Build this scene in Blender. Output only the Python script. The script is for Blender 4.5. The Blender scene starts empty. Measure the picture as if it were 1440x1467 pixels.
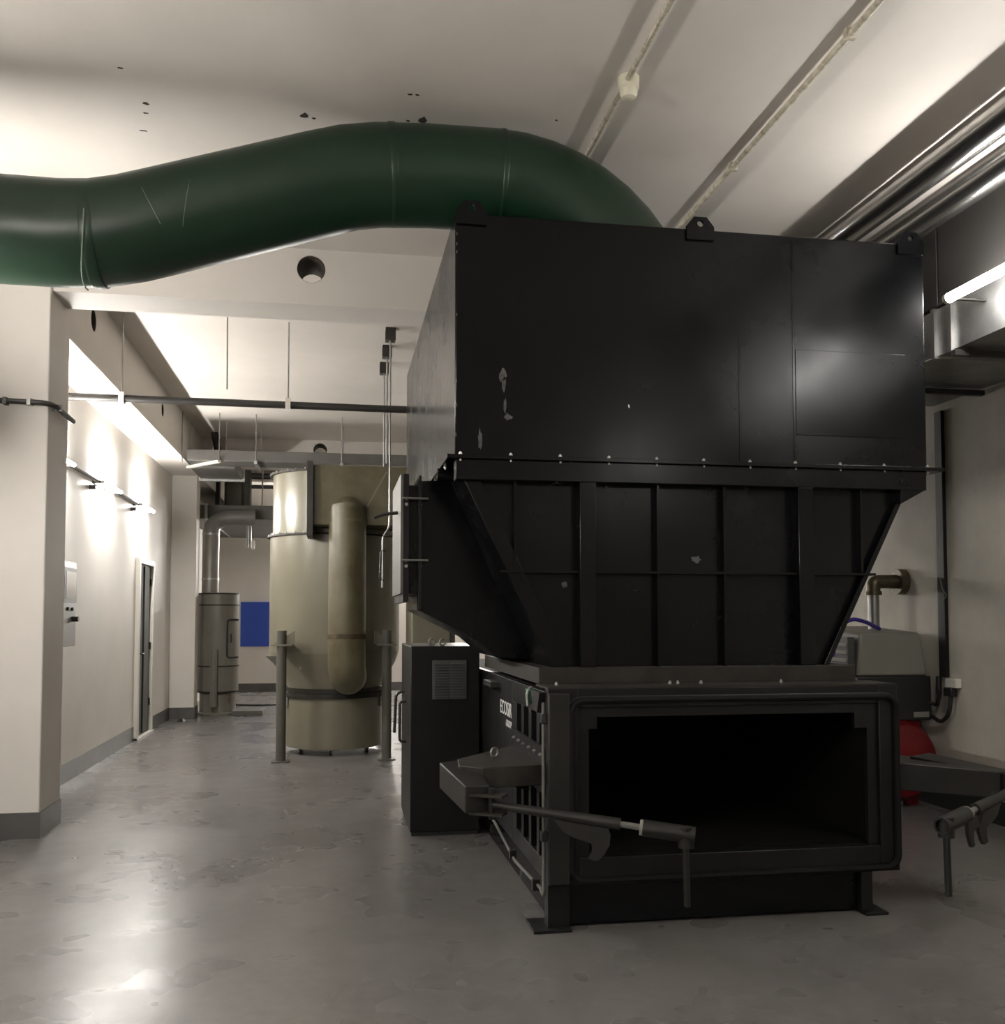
import bpy, bmesh, math, random
from mathutils import Vector, Matrix
random.seed(7)
PI = math.pi
scene = bpy.context.scene
col = scene.collection

# ------------------------------------------------------------------ camera
FPX, PX, PY = 1400.0, 720.0, 819.0            # focal length and principal point, pixels of the 1440x1467 frame
PITCH = math.radians(2.7)
YAW = math.atan(240 * math.cos(PITCH) / FPX)
cam_d = bpy.data.cameras.new('camera')
cam_d.sensor_fit = 'HORIZONTAL'
cam_d.sensor_width = 36.0
cam_d.lens = 36.0 * FPX / 1440.0
cam_d.shift_x = 0.0
cam_d.shift_y = (PY - 733.5) / 1440.0
cam_d.clip_start = 0.05
cam_d.clip_end = 100
cam = bpy.data.objects.new('camera', cam_d)
col.objects.link(cam)
cam.location = (0, 0, 1.45)
cam.rotation_euler = (PI / 2 + PITCH, 0, -YAW)
scene.camera = cam

# ------------------------------------------------------------------ world, exposure
w = bpy.data.worlds.new('world')
scene.world = w
w.use_nodes = True
w.node_tree.nodes['Background'].inputs[0].default_value = (0.02, 0.02, 0.02, 1)
w.node_tree.nodes['Background'].inputs[1].default_value = 0.2
scene.view_settings.view_transform = 'Standard'
scene.view_settings.look = 'None'
scene.view_settings.gamma = 1
scene.view_settings.use_curve_mapping = False
scene.view_settings.exposure = 0.0
LEFT_TUBE = 500.0       # radiance of the wall tubes beyond the near column
NEAR_TUBE = 500.0       # radiance of the wall tubes in the near bay
RIGHT_TUBE = 120.0      # radiance of the duct tubes
FAR_FILL = 950.0       # radiance of the added, unseen fill tubes in the farthest bay

# ------------------------------------------------------------------ materials
def mat(name, c, rough=0.5, metal=0.0, var=0.0, vscale=4.0, bump=0.0, bscale=30.0, c2=None, stretch=None,
        rvar=0.0, coat=0.0, spec=0.5, emit=0.0):
    m = bpy.data.materials.new(name)
    m.use_nodes = True
    nt = m.node_tree
    N, L = nt.nodes, nt.links
    b = N['Principled BSDF']
    b.inputs['Base Color'].default_value = (*c, 1)
    b.inputs['Roughness'].default_value = rough
    b.inputs['Metallic'].default_value = metal
    b.inputs['Specular IOR Level'].default_value = spec
    b.inputs['Coat Weight'].default_value = coat
    b.inputs['Coat Roughness'].default_value = 0.12
    if emit:
        b.inputs['Emission Color'].default_value = (1.0, 0.972, 0.925, 1)
        b.inputs['Emission Strength'].default_value = emit
        return m
    tc = N.new('ShaderNodeTexCoord')
    mp = N.new('ShaderNodeMapping')
    L.new(tc.outputs['Object'], mp.inputs[0])
    if stretch:
        mp.inputs['Scale'].default_value = stretch
    nz = N.new('ShaderNodeTexNoise')
    nz.inputs['Scale'].default_value = vscale
    nz.inputs['Detail'].default_value = 6
    nz.inputs['Roughness'].default_value = 0.62
    L.new(mp.outputs[0], nz.inputs['Vector'])
    cc = c2 if c2 else tuple(x * (1 - var) for x in c)
    rp = N.new('ShaderNodeValToRGB')
    rp.color_ramp.elements[0].position = 0.36
    rp.color_ramp.elements[1].position = 0.66
    rp.color_ramp.elements[0].color = (*cc, 1)
    rp.color_ramp.elements[1].color = (*c, 1)
    L.new(nz.outputs['Fac'], rp.inputs[0])
    L.new(rp.outputs[0], b.inputs['Base Color'])
    if rvar:
        mr = N.new('ShaderNodeMapRange')
        mr.inputs['From Min'].default_value = 0.35
        mr.inputs['From Max'].default_value = 0.68
        mr.inputs['To Min'].default_value = max(0.02, rough - rvar)
        mr.inputs['To Max'].default_value = rough + rvar
        L.new(nz.outputs['Fac'], mr.inputs['Value'])
        L.new(mr.outputs[0], b.inputs['Roughness'])
    if bump:
        n2 = N.new('ShaderNodeTexNoise')
        n2.inputs['Scale'].default_value = bscale
        n2.inputs['Detail'].default_value = 4
        L.new(mp.outputs[0], n2.inputs['Vector'])
        bp = N.new('ShaderNodeBump')
        bp.inputs['Strength'].default_value = bump
        bp.inputs['Distance'].default_value = 0.01
        L.new(n2.outputs['Fac'], bp.inputs['Height'])
        L.new(bp.outputs[0], b.inputs['Normal'])
    return m

M = {}
M['wall'] = mat('white_wall_paint', (0.675, 0.632, 0.582), 0.6, var=0.10, vscale=0.9, bump=0.05, bscale=14)
M['wall_r'] = mat('aged_wall_paint', (0.60, 0.56, 0.48), 0.6, var=0.22, vscale=1.6, bump=0.05, bscale=14)
M['ceil'] = mat('white_ceiling_paint', (0.675, 0.628, 0.575), 0.6, var=0.10, vscale=0.8, bump=0.12, bscale=3)
M['skirt'] = mat('grey_skirting_paint', (0.10, 0.093, 0.090), 0.4, var=0.25, vscale=5)
M['dark'] = mat('anthracite_machine_paint', (0.0021, 0.0023, 0.0032), 0.25, var=0.25, vscale=1.6, rvar=0.06, bump=0.03, bscale=2.5, spec=0.22)
M['dark2'] = mat('anthracite_frame_paint', (0.0062, 0.0063, 0.0066), 0.42, var=0.3, vscale=3.0, rvar=0.08, spec=0.25)
M['worn'] = mat('worn_dusty_steel', (0.023, 0.0205, 0.0165), 0.55, var=0.5, vscale=9.0, spec=0.3)
M['arm'] = mat('grey_arm_paint', (0.014, 0.0132, 0.0118), 0.45, var=0.3, vscale=8.0, spec=0.3)
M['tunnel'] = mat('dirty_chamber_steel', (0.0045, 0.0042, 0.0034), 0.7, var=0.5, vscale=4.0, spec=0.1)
M['rubber'] = mat('black_rubber', (0.004, 0.004, 0.004), 0.7, spec=0.15)
M['black'] = mat('black_plastic', (0.012, 0.012, 0.012), 0.45)
M['scuff'] = mat('bare_scuffed_paint', (0.09, 0.09, 0.088), 0.6, var=0.7, vscale=40)
M['chip'] = mat('white_chip', (0.75, 0.73, 0.68), 0.6)
M['green'] = mat('green_duct_paint', (0.006, 0.027, 0.012), 0.36, var=0.25, vscale=2.2, bump=0.05, bscale=6)
M['wire'] = mat('pale_wire', (0.11, 0.14, 0.11), 0.5)
M['beige'] = mat('beige_enamel', (0.190, 0.176, 0.128), 0.3, var=0.12, vscale=1.5, bump=0.02, bscale=3)
M['pipegrey'] = mat('pale_duct_sheet', (0.26, 0.25, 0.23), 0.4, metal=0.2, var=0.15)
M['greige'] = mat('grey_beige_enamel', (0.15, 0.14, 0.115), 0.4, var=0.2, vscale=2)
M['beige2'] = mat('stained_beige_enamel', (0.135, 0.122, 0.075), 0.42, c2=(0.075, 0.062, 0.032), vscale=2.2)
M['rust'] = mat('rust_band', (0.07, 0.045, 0.02), 0.8, var=0.5, vscale=20)
M['legsteel'] = mat('grey_leg_paint', (0.10, 0.095, 0.08), 0.45, var=0.2, vscale=6)
M['galv'] = mat('galvanised_steel', (0.42, 0.42, 0.41), 0.38, metal=0.9, var=0.25, vscale=5, bump=0.04, bscale=10)
M['galvdull'] = mat('dull_galvanised_sheet', (0.105, 0.10, 0.092), 0.5, metal=0.35, var=0.2, vscale=4)
M['chrome'] = mat('aluminium_pipe_cladding', (0.62, 0.61, 0.59), 0.22, metal=1.0, var=0.15, vscale=3, stretch=(1, 0.15, 1))
M['bolt'] = mat('zinc_bolt', (0.34, 0.33, 0.31), 0.4, metal=0.6)
M['line'] = mat('steel_line', (0.16, 0.155, 0.145), 0.4, metal=0.4)
M['trunk'] = mat('black_trunking', (0.009, 0.008, 0.007), 0.5, spec=0.3)
M['insul'] = mat('dark_duct_insulation', (0.030, 0.028, 0.026), 0.5, var=0.2, vscale=3)
M['conduit'] = mat('dark_conduit', (0.022, 0.020, 0.018), 0.5, var=0.2, vscale=6)
M['paintpipe'] = mat('painted_conduit', (0.60, 0.56, 0.45), 0.55, c2=(0.30, 0.27, 0.20), vscale=18)
M['sensor'] = mat('yellowed_plastic', (0.70, 0.66, 0.52), 0.45, var=0.1)
M['cab'] = mat('graphite_cabinet_paint', (0.006, 0.006, 0.006), 0.38, spec=0.25, var=0.15, vscale=2)
M['vent'] = mat('grey_vent_metal', (0.06, 0.06, 0.058), 0.5, var=0.2, vscale=20)
M['box'] = mat('grey_control_box', (0.30, 0.29, 0.275), 0.4)
M['display'] = mat('display_glass', (0.55, 0.54, 0.50), 0.15)
M['door'] = mat('brown_grey_door', (0.032, 0.028, 0.024), 0.7, var=0.25, vscale=7)
M['frame'] = mat('white_door_frame', (0.60, 0.57, 0.52), 0.45)
M['blue'] = mat('blue_board', (0.020, 0.065, 0.40), 0.45)
M['red'] = mat('red_tank_enamel', (0.16, 0.004, 0.008), 0.3, var=0.2)
M['cover'] = mat('light_grey_cover', (0.22, 0.21, 0.18), 0.5, var=0.08)
M['bracketw'] = mat('white_plastic', (0.70, 0.67, 0.60), 0.4)
M['hose'] = mat('violet_hose', (0.05, 0.025, 0.26), 0.4)
M['brass'] = mat('tarnished_pipe_fitting', (0.13, 0.105, 0.065), 0.4, metal=0.6, var=0.4, vscale=20)
M['valve'] = mat('green_valve', (0.02, 0.10, 0.06), 0.4)
M['letter'] = mat('white_lettering', (0.72, 0.72, 0.70), 0.5)
M['lining'] = mat('raw_brown_concrete', (0.06, 0.045, 0.03), 0.9, var=0.4, vscale=20)
M['hole'] = mat('plug_hole', (0.012, 0.010, 0.008), 0.9)
M['greenpaint'] = mat('green_floor_edge_paint', (0.025, 0.035, 0.028), 0.45, var=0.2, vscale=4)
M['tube_l'] = mat('lit_tube_wall', (0.9, 0.9, 0.88), 0.4, emit=LEFT_TUBE)
M['tube_n'] = mat('lit_tube_near', (0.9, 0.9, 0.88), 0.4, emit=NEAR_TUBE)
M['fill_f'] = mat('fill_tube_far', (0.9, 0.9, 0.88), 0.4, emit=FAR_FILL)  # emission for the added end-wall fill tubes only
M['tube_r'] = mat('lit_tube_duct', (0.9, 0.9, 0.88), 0.4, emit=RIGHT_TUBE)

def floor_mat():
    m = bpy.data.materials.new('grey_epoxy_floor')
    m.use_nodes = True
    nt = m.node_tree; N, L = nt.nodes, nt.links
    b = N['Principled BSDF']
    tc = N.new('ShaderNodeTexCoord')
    def noise(scale, det, ro=0.6):
        n = N.new('ShaderNodeTexNoise')
        n.inputs['Scale'].default_value = scale
        n.inputs['Detail'].default_value = det
        n.inputs['Roughness'].default_value = ro
        L.new(tc.outputs['Object'], n.inputs['Vector'])
        return n
    def ramp(src, p0, p1, c0, c1):
        r = N.new('ShaderNodeValToRGB')
        r.color_ramp.elements[0].position = p0; r.color_ramp.elements[1].position = p1
        r.color_ramp.elements[0].color = (*c0, 1); r.color_ramp.elements[1].color = (*c1, 1)
        L.new(src.outputs['Fac'], r.inputs[0])
        return r
    n1, n2, n3 = noise(0.9, 4), noise(14.0, 6, 0.7), noise(2.2, 2)
    a = ramp(n1, 0.30, 0.72, (0.118, 0.111, 0.106), (0.152, 0.144, 0.136))
    s = ramp(n2, 0.28, 0.66, (0.74, 0.73, 0.72), (1, 1, 1))
    mx = N.new('ShaderNodeMix'); mx.data_type = 'RGBA'; mx.blend_type = 'MULTIPLY'
    mx.inputs['Factor'].default_value = 0.8
    L.new(a.outputs[0], mx.inputs['A']); L.new(s.outputs[0], mx.inputs['B'])
    L.new(mx.outputs['Result'], b.inputs['Base Color'])
    b.inputs['Specular IOR Level'].default_value = 0.5
    rr = N.new('ShaderNodeMapRange')
    rr.inputs['From Min'].default_value = 0.35; rr.inputs['From Max'].default_value = 0.65
    rr.inputs['To Min'].default_value = 0.25; rr.inputs['To Max'].default_value = 0.35
    L.new(n3.outputs['Fac'], rr.inputs['Value'])
    L.new(rr.outputs[0], b.inputs['Roughness'])
    n4 = noise(7.0, 2)
    bp = N.new('ShaderNodeBump')
    bp.inputs['Strength'].default_value = 0.14
    bp.inputs['Distance'].default_value = 0.01
    L.new(n4.outputs['Fac'], bp.inputs['Height'])
    L.new(bp.outputs[0], b.inputs['Normal'])
    return m
M['floor'] = floor_mat()

# ------------------------------------------------------------------ mesh helpers
class MB:
    def __init__(s): s.v = []; s.f = []
    def add(s, vs, fs):
        o = len(s.v); s.v += [tuple(v) for v in vs]; s.f += [tuple(i + o for i in f) for f in fs]; return s
    def hexa(s, p):            # p: 4 bottom (ccw) + 4 top
        return s.add(p, [(0, 3, 2, 1), (4, 5, 6, 7), (0, 1, 5, 4), (1, 2, 6, 5), (2, 3, 7, 6), (3, 0, 4, 7)])
    def box(s, x0, x1, y0, y1, z0, z1):
        return s.hexa([(x0, y0, z0), (x1, y0, z0), (x1, y1, z0), (x0, y1, z0), (x0, y0, z1), (x1, y0, z1), (x1, y1, z1), (x0, y1, z1)])
    def prism(s, poly, axis, a, b):
        def P(u, t, d):
            return {'x': (d, u, t), 'y': (u, d, t), 'z': (u, t, d)}[axis]
        n = len(poly)
        vs = [P(u, t, a) for u, t in poly] + [P(u, t, b) for u, t in poly]
        fs = [tuple(range(n)), tuple(range(2 * n - 1, n - 1, -1))] + [(i, (i + 1) % n, n + (i + 1) % n, n + i) for i in range(n)]
        return s.add(vs, fs)
    def tube(s, path, r, n=12, closed=False, up=None):
        P = [Vector(p) for p in path]; m = len(P)
        R = r if isinstance(r, (list, tuple)) else [r] * m
        T = []
        for i in range(m):
            a = P[(i - 1) % m] if (closed or i > 0) else P[i]
            b = P[(i + 1) % m] if (closed or i < m - 1) else P[i]
            T.append((b - a).normalized())
        u = Vector(up) if up else (Vector((0, 0, 1)) if abs(T[0].z) < 0.9 else Vector((1, 0, 0)))
        u = (u - T[0] * u.dot(T[0])).normalized()
        vs = []
        for i in range(m):
            if i:
                q = T[i - 1].rotation_difference(T[i]); u = q @ u
                u = (u - T[i] * u.dot(T[i])).normalized()
            w_ = T[i].cross(u)
            k = 1.0
            if (closed or 0 < i < m - 1):
                c = T[i].dot((P[(i + 1) % m] - P[i]).normalized()); k = 1.0 / max(c, 0.5)
            for j in range(n):
                a = 2 * PI * j / n
                vs.append(P[i] + (u * math.cos(a) + w_ * math.sin(a)) * R[i])
        fs = []
        for i in range(m if closed else m - 1):
            i2 = (i + 1) % m
            for j in range(n):
                j2 = (j + 1) % n
                fs.append((i * n + j, i * n + j2, i2 * n + j2, i2 * n + j))
        if not closed:
            fs.append(tuple(range(n - 1, -1, -1))); fs.append(tuple((m - 1) * n + j for j in range(n)))
        return s.add(vs, fs)
    def pipe(s, p0, p1, ro, ri, n=20):          # open hollow tube
        a, b = Vector(p0), Vector(p1); t = (b - a).normalized()
        u = Vector((0, 0, 1)) if abs(t.z) < 0.9 else Vector((1, 0, 0))
        u = (u - t * u.dot(t)).normalized(); w_ = t.cross(u)
        vs = []
        for (p, r) in ((a, ro), (b, ro), (b, ri), (a, ri)):
            for j in range(n):
                an = 2 * PI * j / n
                vs.append(p + (u * math.cos(an) + w_ * math.sin(an)) * r)
        fs = []
        for k in range(4):
            k2 = (k + 1) % 4
            for j in range(n):
                j2 = (j + 1) % n
                fs.append((k * n + j, k * n + j2, k2 * n + j2, k2 * n + j))
        return s.add(vs, fs)
    def lathe(s, cx, cy, prof, n=40):
        vs = []; m = len(prof)
        for (r, z) in prof:
            for j in range(n):
                a = 2 * PI * j / n
                vs.append((cx + r * math.cos(a), cy + r * math.sin(a), z))
        fs = [(i * n + j, i * n + (j + 1) % n, (i + 1) * n + (j + 1) % n, (i + 1) * n + j) for i in range(m - 1) for j in range(n)]
        fs.append(tuple(range(n - 1, -1, -1))); fs.append(tuple((m - 1) * n + j for j in range(n)))
        return s.add(vs, fs)
    def mesh(s, name, sharp=35):
        me = bpy.data.meshes.new(name)
        me.from_pydata(s.v, [], s.f)
        bm = bmesh.new(); bm.from_mesh(me)
        bmesh.ops.recalc_face_normals(bm, faces=bm.faces[:])
        bm.to_mesh(me); bm.free()
        me.shade_smooth(); me.set_sharp_from_angle(angle=math.radians(sharp))
        return me

W = {}
def tag(o, label=None, cat=None, group=None, kind=None):
    if label: o['label'] = label
    if cat: o['category'] = cat
    if group: o['group'] = group
    if kind: o['kind'] = kind
    return o
def attach(o, parent):
    if parent is not None:
        o.parent = parent
        o.matrix_parent_inverse = Matrix.Translation(-W[parent.name])
def root(name, loc, label, cat, group=None):
    o = bpy.data.objects.new(name, None); col.objects.link(o)
    o.empty_display_size = 0.1
    o.location = loc; W[o.name] = Vector(loc)
    return tag(o, label, cat, group)
def obj(name, mb, m, parent=None, bevel=0.0, label=None, cat=None, group=None, kind=None):
    xs, ys, zs = zip(*mb.v)
    c = Vector(((min(xs) + max(xs)) / 2, (min(ys) + max(ys)) / 2, min(zs)))
    mb.v = [(x - c.x, y - c.y, z - c.z) for x, y, z in mb.v]
    me = mb.mesh(name)
    me.materials.append(M[m])
    o = bpy.data.objects.new(name, me); col.objects.link(o)
    o.location = c; W[o.name] = c
    attach(o, parent)
    if bevel:
        b = o.modifiers.new('bevel', 'BEVEL'); b.width = bevel; b.segments = 2; b.limit_method = 'ANGLE'; b.angle_limit = math.radians(40)
        b.harden_normals = False
    return tag(o, label, cat, group, kind)
def inst(name, me, loc, parent, rot=(0, 0, 0), label=None):
    o = bpy.data.objects.new(name, me); col.objects.link(o)
    o.location = loc; o.rotation_euler = rot; W[o.name] = Vector(loc)
    attach(o, parent)
    return tag(o, label)
def cut(o, cutters):
    """subtract closed cutters (MB) from object o for good"""
    for mb in cutters:
        me = mb.mesh('cutter'); c = bpy.data.objects.new('cutter', me); col.objects.link(c)
        md = o.modifiers.new('b', 'BOOLEAN'); md.operation = 'DIFFERENCE'; md.object = c; md.solver = 'EXACT'
        bpy.context.view_layer.update()
        dg = bpy.context.evaluated_depsgraph_get()
        nm = bpy.data.meshes.new_from_object(o.evaluated_get(dg))
        o.modifiers.clear(); o.data = nm; nm.shade_flat()
        bpy.data.objects.remove(c)
def arc(cx, cz, r, a0, a1, n):      # points (u, v)
    return [(cx + r * math.cos(math.radians(a0 + (a1 - a0) * i / n)), cz + r * math.sin(math.radians(a0 + (a1 - a0) * i / n))) for i in range(n + 1)]
def rrect(x0, x1, z0, z1, r, n=6):
    return arc(x1 - r, z1 - r, r, 0, 90, n) + arc(x0 + r, z1 - r, r, 90, 180, n) + arc(x0 + r, z0 + r, r, 180, 270, n) + arc(x1 - r, z0 + r, r, 270, 360, n)
def fillet(path, r, n=5):
    P = [Vector(p) for p in path]; out = [P[0]]
    for i in range(1, len(P) - 1):
        a, b, c = P[i - 1], P[i], P[i + 1]
        d1, d2 = (a - b), (c - b); k = min(r, d1.length * 0.49, d2.length * 0.49)
        s, e = b + d1.normalized() * k, b + d2.normalized() * k
        for j in range(n + 1):
            t = j / n; out.append(s * (1 - t) ** 2 + b * 2 * t * (1 - t) + e * t * t)
    out.append(P[-1]); return out
def blob(mb, cx, cz, rx, rz, place, n=10, seed=0):   # small irregular flat patch, place(u, v) gives the 3-D point
    rnd = random.Random(seed)
    pts = []
    for i in range(n):
        a = 2 * PI * i / n; k = rnd.uniform(0.55, 1.1)
        pts.append(place(cx + rx * k * math.cos(a), cz + rz * k * math.sin(a)))
    return mb.add(pts, [tuple(range(n))])
S = dict(kind='structure')
bolt_me = MB().lathe(0, 0, [(0.0075, 0), (0.0075, 0.003), (0.009, 0.003), (0.009, 0.010), (0.005, 0.010), (0.005, 0.016)], 8).mesh('bolt')
bolt_me.materials.append(M['bolt'])

# ------------------------------------------------------------------ the room
XL, XR, YB, YF, ZC = -2.33, 4.60, -5.0, 19.7, 4.07
obj('floor', MB().box(XL - 0.3, XR + 0.3, YB - 0.3, YF + 0.3, -0.2, 0.0), 'floor', label='grey glossy epoxy floor with scuffs and damp marks', **S)
ceiling = obj('ceiling', MB().box(XL - 0.3, XR + 0.3, YB - 0.3, YF + 0.3, ZC, ZC + 0.2), 'ceil', label='off-white painted concrete ceiling', **S)
obj('wall_left', MB().box(XL - 0.3, XL, YB - 0.3, YF + 0.3, 0, ZC), 'wall', label='white painted long side wall with wall lamps', **S)
obj('wall_right', MB().box(XR, XR + 0.3, YB - 0.3, YF + 0.3, 0, ZC), 'wall_r', label='stained off-white wall behind the compressor', **S)
obj('wall_far', MB().box(XL, XR, YF, YF + 0.3, 0, ZC), 'wall', label='off-white end wall with blue board', **S)
obj('wall_back', MB().box(XL, XR, YB - 0.3, YB, 0, ZC), 'wall', label='plain white wall behind the viewer', **S)

CX1 = -1.91
obj('column_near', MB().box(XL, CX1, 6.93, 7.42, 0, ZC), 'wall', label='white square column standing off the side wall', bevel=0.008, **S)
obj('column_far', MB().box(XL, -1.98, 14.60, 14.95, 0, 3.67), 'wall', label='white column at the far bay', bevel=0.008, **S)
bl = obj('beam_left', MB().box(XL, -1.94, 7.42, YF, 3.5, ZC), 'wall', label='deep white beam running along the side wall above the wall lamps', **S)
obj('beam_left_near', MB().box(XL, -2.06, YB, 6.93, 3.76, ZC), 'wall', label='white beam along the side wall over the green duct end', **S)
def xcyl(y, z, r, x0, x1): return MB().tube([(x0, y, z), (x1, y, z)], r, 20)
cut(bl, [xcyl(8.24, 3.85, 0.09, -2.2, -1.8), xcyl(11.45, 3.80, 0.078, -2.2, -1.8)])
for hy, hz, hr in ((8.24, 3.85, 0.0895), (11.45, 3.80, 0.0775)):
    obj('hole_lining', MB().pipe((-2.2, hy, hz), (-1.945, hy, hz), hr, hr - 0.005, 20).tube([(-2.2, hy, hz), (-2.195, hy, hz)], hr - 0.006, 20), 'lining', bl)
def cross_beam(name, y0, y1, hx, hz, label):
    o = obj(name, MB().box(-1.94, XR, y0, y1, 3.67, ZC), 'wall', label=label, **S)
    cut(o, [MB().tube([(hx, y0 - 0.2, hz), (hx, y1 + 0.2, hz)], 0.10, 24)])
    obj('hole_lining', MB().pipe((hx, y0 + 0.012, hz), (hx, y1 - 0.012, hz), 0.0995, 0.094, 24), 'lining', o)
cross_beam('beam_near', 6.97, 7.36, -0.186, 3.925, 'white ceiling beam with a round hole beyond the green duct')
cross_beam('beam_far', 14.6, 15.0, -0.235, 3.93, 'white ceiling beam with a round hole in the far bay')
# painted skirtings
SK = 0.17
obj('baseboard_left', MB().box(XL, XL + 0.008, 7.42, 14.6, 0, SK), 'skirt', label='dark grey painted skirting below the wall lamps', **S)
obj('baseboard_near', MB().box(XL, XL + 0.008, YB, 6.93, 0, SK), 'skirt', label='dark grey painted skirting before the near column', **S)
mb = MB(); mb.box(XL + 0.008, CX1 + 0.008, 6.922, 6.93, 0, SK); mb.box(CX1, CX1 + 0.008, 6.93, 7.42, 0, SK)
obj('baseboard_column_near', mb, 'skirt', label='dark grey skirting around the near column', **S)
mb = MB(); mb.box(XL + 0.008, -1.972, 14.592, 14.6, 0, SK); mb.box(-1.98, -1.972, 14.6, 14.95, 0, SK)
obj('baseboard_column_far', mb, 'skirt', label='dark grey skirting around the far column', **S)
obj('baseboard_far', MB().box(XL, XR, YF - 0.008, YF, 0, SK), 'skirt', label='dark grey skirting on the end wall', **S)
obj('baseboard_right', MB().box(XR - 0.008, XR, YB, YF, 0, SK), 'greenpaint', label='dark green painted skirting on the stained wall', **S)

# dowel holes and chips left in the ceiling paint
ZB = ZC - 0.0015
for k, (x, y, rx, ry) in enumerate([(-1.031, 4.784, .016, .010), (-0.971, 5.101, .022, .016), (-1.039, 5.396, .022, .010), (-0.179, 5.085, .030, .032),
                                    (-0.13, 5.11, .016, .012), (0.35, 4.786, .014, .010), (0.385, 4.786, .014, .010), (0.436, 5.031, .032, .05), (1.129, 4.912, .010, .010),
                                    (-0.99, 5.2, .018, .010), (0.36, 5.05, .012, .014)]):
    obj('dowel_hole', blob(MB(), x, y, rx, ry, lambda u, v: (u, v, ZB), 9, k), 'hole', ceiling)

# door in the side wall
d = tag(obj('door_1', MB().box(XL - 0.02, XL + 0.012, 12.20, 13.02, 0.0, 2.10), 'door'), 'dark narrow door set in the white side wall', kind='structure')
mb = MB(); mb.box(XL, XL + 0.05, 12.12, 12.20, 0, 2.17); mb.box(XL, XL + 0.05, 13.02, 13.10, 0, 2.17); mb.box(XL, XL + 0.05, 12.20, 13.02, 2.10, 2.17)
obj('door_frame', mb, 'frame', d, bevel=0.004)
obj('threshold', MB().box(XL, XL + 0.07, 12.12, 13.10, 0, 0.03), 'frame', d)
obj('door_rail', MB().box(XL + 0.012, XL + 0.03, 12.55, 12.60, 0.05, 2.08), 'door', d)
for z in (0.35, 1.05, 1.85):
    obj('hinge', MB().tube([(XL + 0.022, 12.98, z), (XL + 0.022, 12.98, z + 0.09)], 0.012, 8), 'black', d)
obj('door_handle', MB().tube(fillet([(XL + 0.01, 12.27, 1.02), (XL + 0.06, 12.27, 1.02), (XL + 0.06, 12.38, 1.02)], 0.02), 0.008, 8), 'black', d)

# ------------------------------------------------------------------ the compactor
mc = root('waste_compactor', (1.85, 5.4, 0), 'anthracite steel waste compactor with tall hopper and open rectangular mouth', 'compactor')
BX0, BX1, BY0, BY1, BZ0, BZ1 = 0.575, 3.125, 4.75, 8.08, 2.247, 3.468
ub = obj('hopper_box', MB().box(BX0, BX1, BY0, BY1, BZ0, BZ1), 'dark', mc, bevel=0.007)
for x in (2.36, 2.06):
    obj('weld_seam', MB().box(x, x + 0.012, BY0 - 0.003, BY0, BZ0 + 0.01, BZ1 - (0.02 if x > 2.2 else 0.55)), 'dark', ub)
mb = MB(); mb.box(2.375, BX1 - 0.12, BY0 - 0.004, BY0, BZ0 + 0.16, 2.86)
obj('sheen_plate', mb, 'dark', ub, bevel=0.002)  # thin sheet shaped to give the bright reflection patch its edges
def eye(x, parent):
    mb = MB()
    prof = [(x - .075, BZ1 - .06), (x + .075, BZ1 - .06), (x + .075, BZ1 + .01), (x + .035, BZ1 + .06), (x - .035, BZ1 + .06), (x - .075, BZ1 + .01)]
    mb.prism(prof, 'y', BY0 - 0.016, BY0 - 0.001)
    o = obj('lifting_eye', mb, 'dark', parent)
    cut(o, [MB().tube([(x - o.location.x + o.location.x, BY0 - 0.1, BZ1 + .025), (x, BY0 + 0.1, BZ1 + .025)], 0.017, 14)])
for x in (0.655, 1.853, 3.045): eye(x, ub)
# scuffs on the box front
def onfront(y): return lambda u, v: (u, y, v)
F1 = onfront(BY0 - 0.0012)
for k, (x, z, rx, rz) in enumerate([(0.815, 2.655, .020, .040), (0.822, 2.61, .012, .05), (0.84, 2.45, .024, .020), (0.825, 2.50, .008, .05), (0.70, 2.33, .012, .06)]):
    obj('paint_scuff', blob(MB(), x, z, rx, rz, F1, 11, 20 + k), 'scuff', ub)
obj('paint_chip', blob(MB(), 1.466, 2.525, .006, .012, F1, 8, 31), 'chip', ub)
for k, z in enumerate((3.42, 3.36, 3.31, 3.27, 2.95, 2.62, 2.5, 2.35)):
    obj('edge_chip', blob(MB(), BX0 + 0.008, z, .004, .012, F1, 7, 40 + k), 'scuff', ub)
# flange with bolts
fl = obj('flange', MB().box(0.53, 3.185, 4.685, 8.12, 2.226, 2.246), 'dark', mc, bevel=0.002)
nb = 11
for i in range(nb):
    x = 0.598 + (3.10 - 0.598) * i / (nb - 1)
    inst('bolt', bolt_me, (x, 4.712, 2.246), fl)
    inst('bolt', bolt_me, (x, 4.712, 2.226), fl, (PI, 0, 0))
for i in range(1, 8):
    y = 4.712 + 0.25 * i
    inst('bolt', bolt_me, (0.552, y, 2.246), fl); inst('bolt', bolt_me, (0.552, y, 2.226), fl, (PI, 0, 0))
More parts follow.
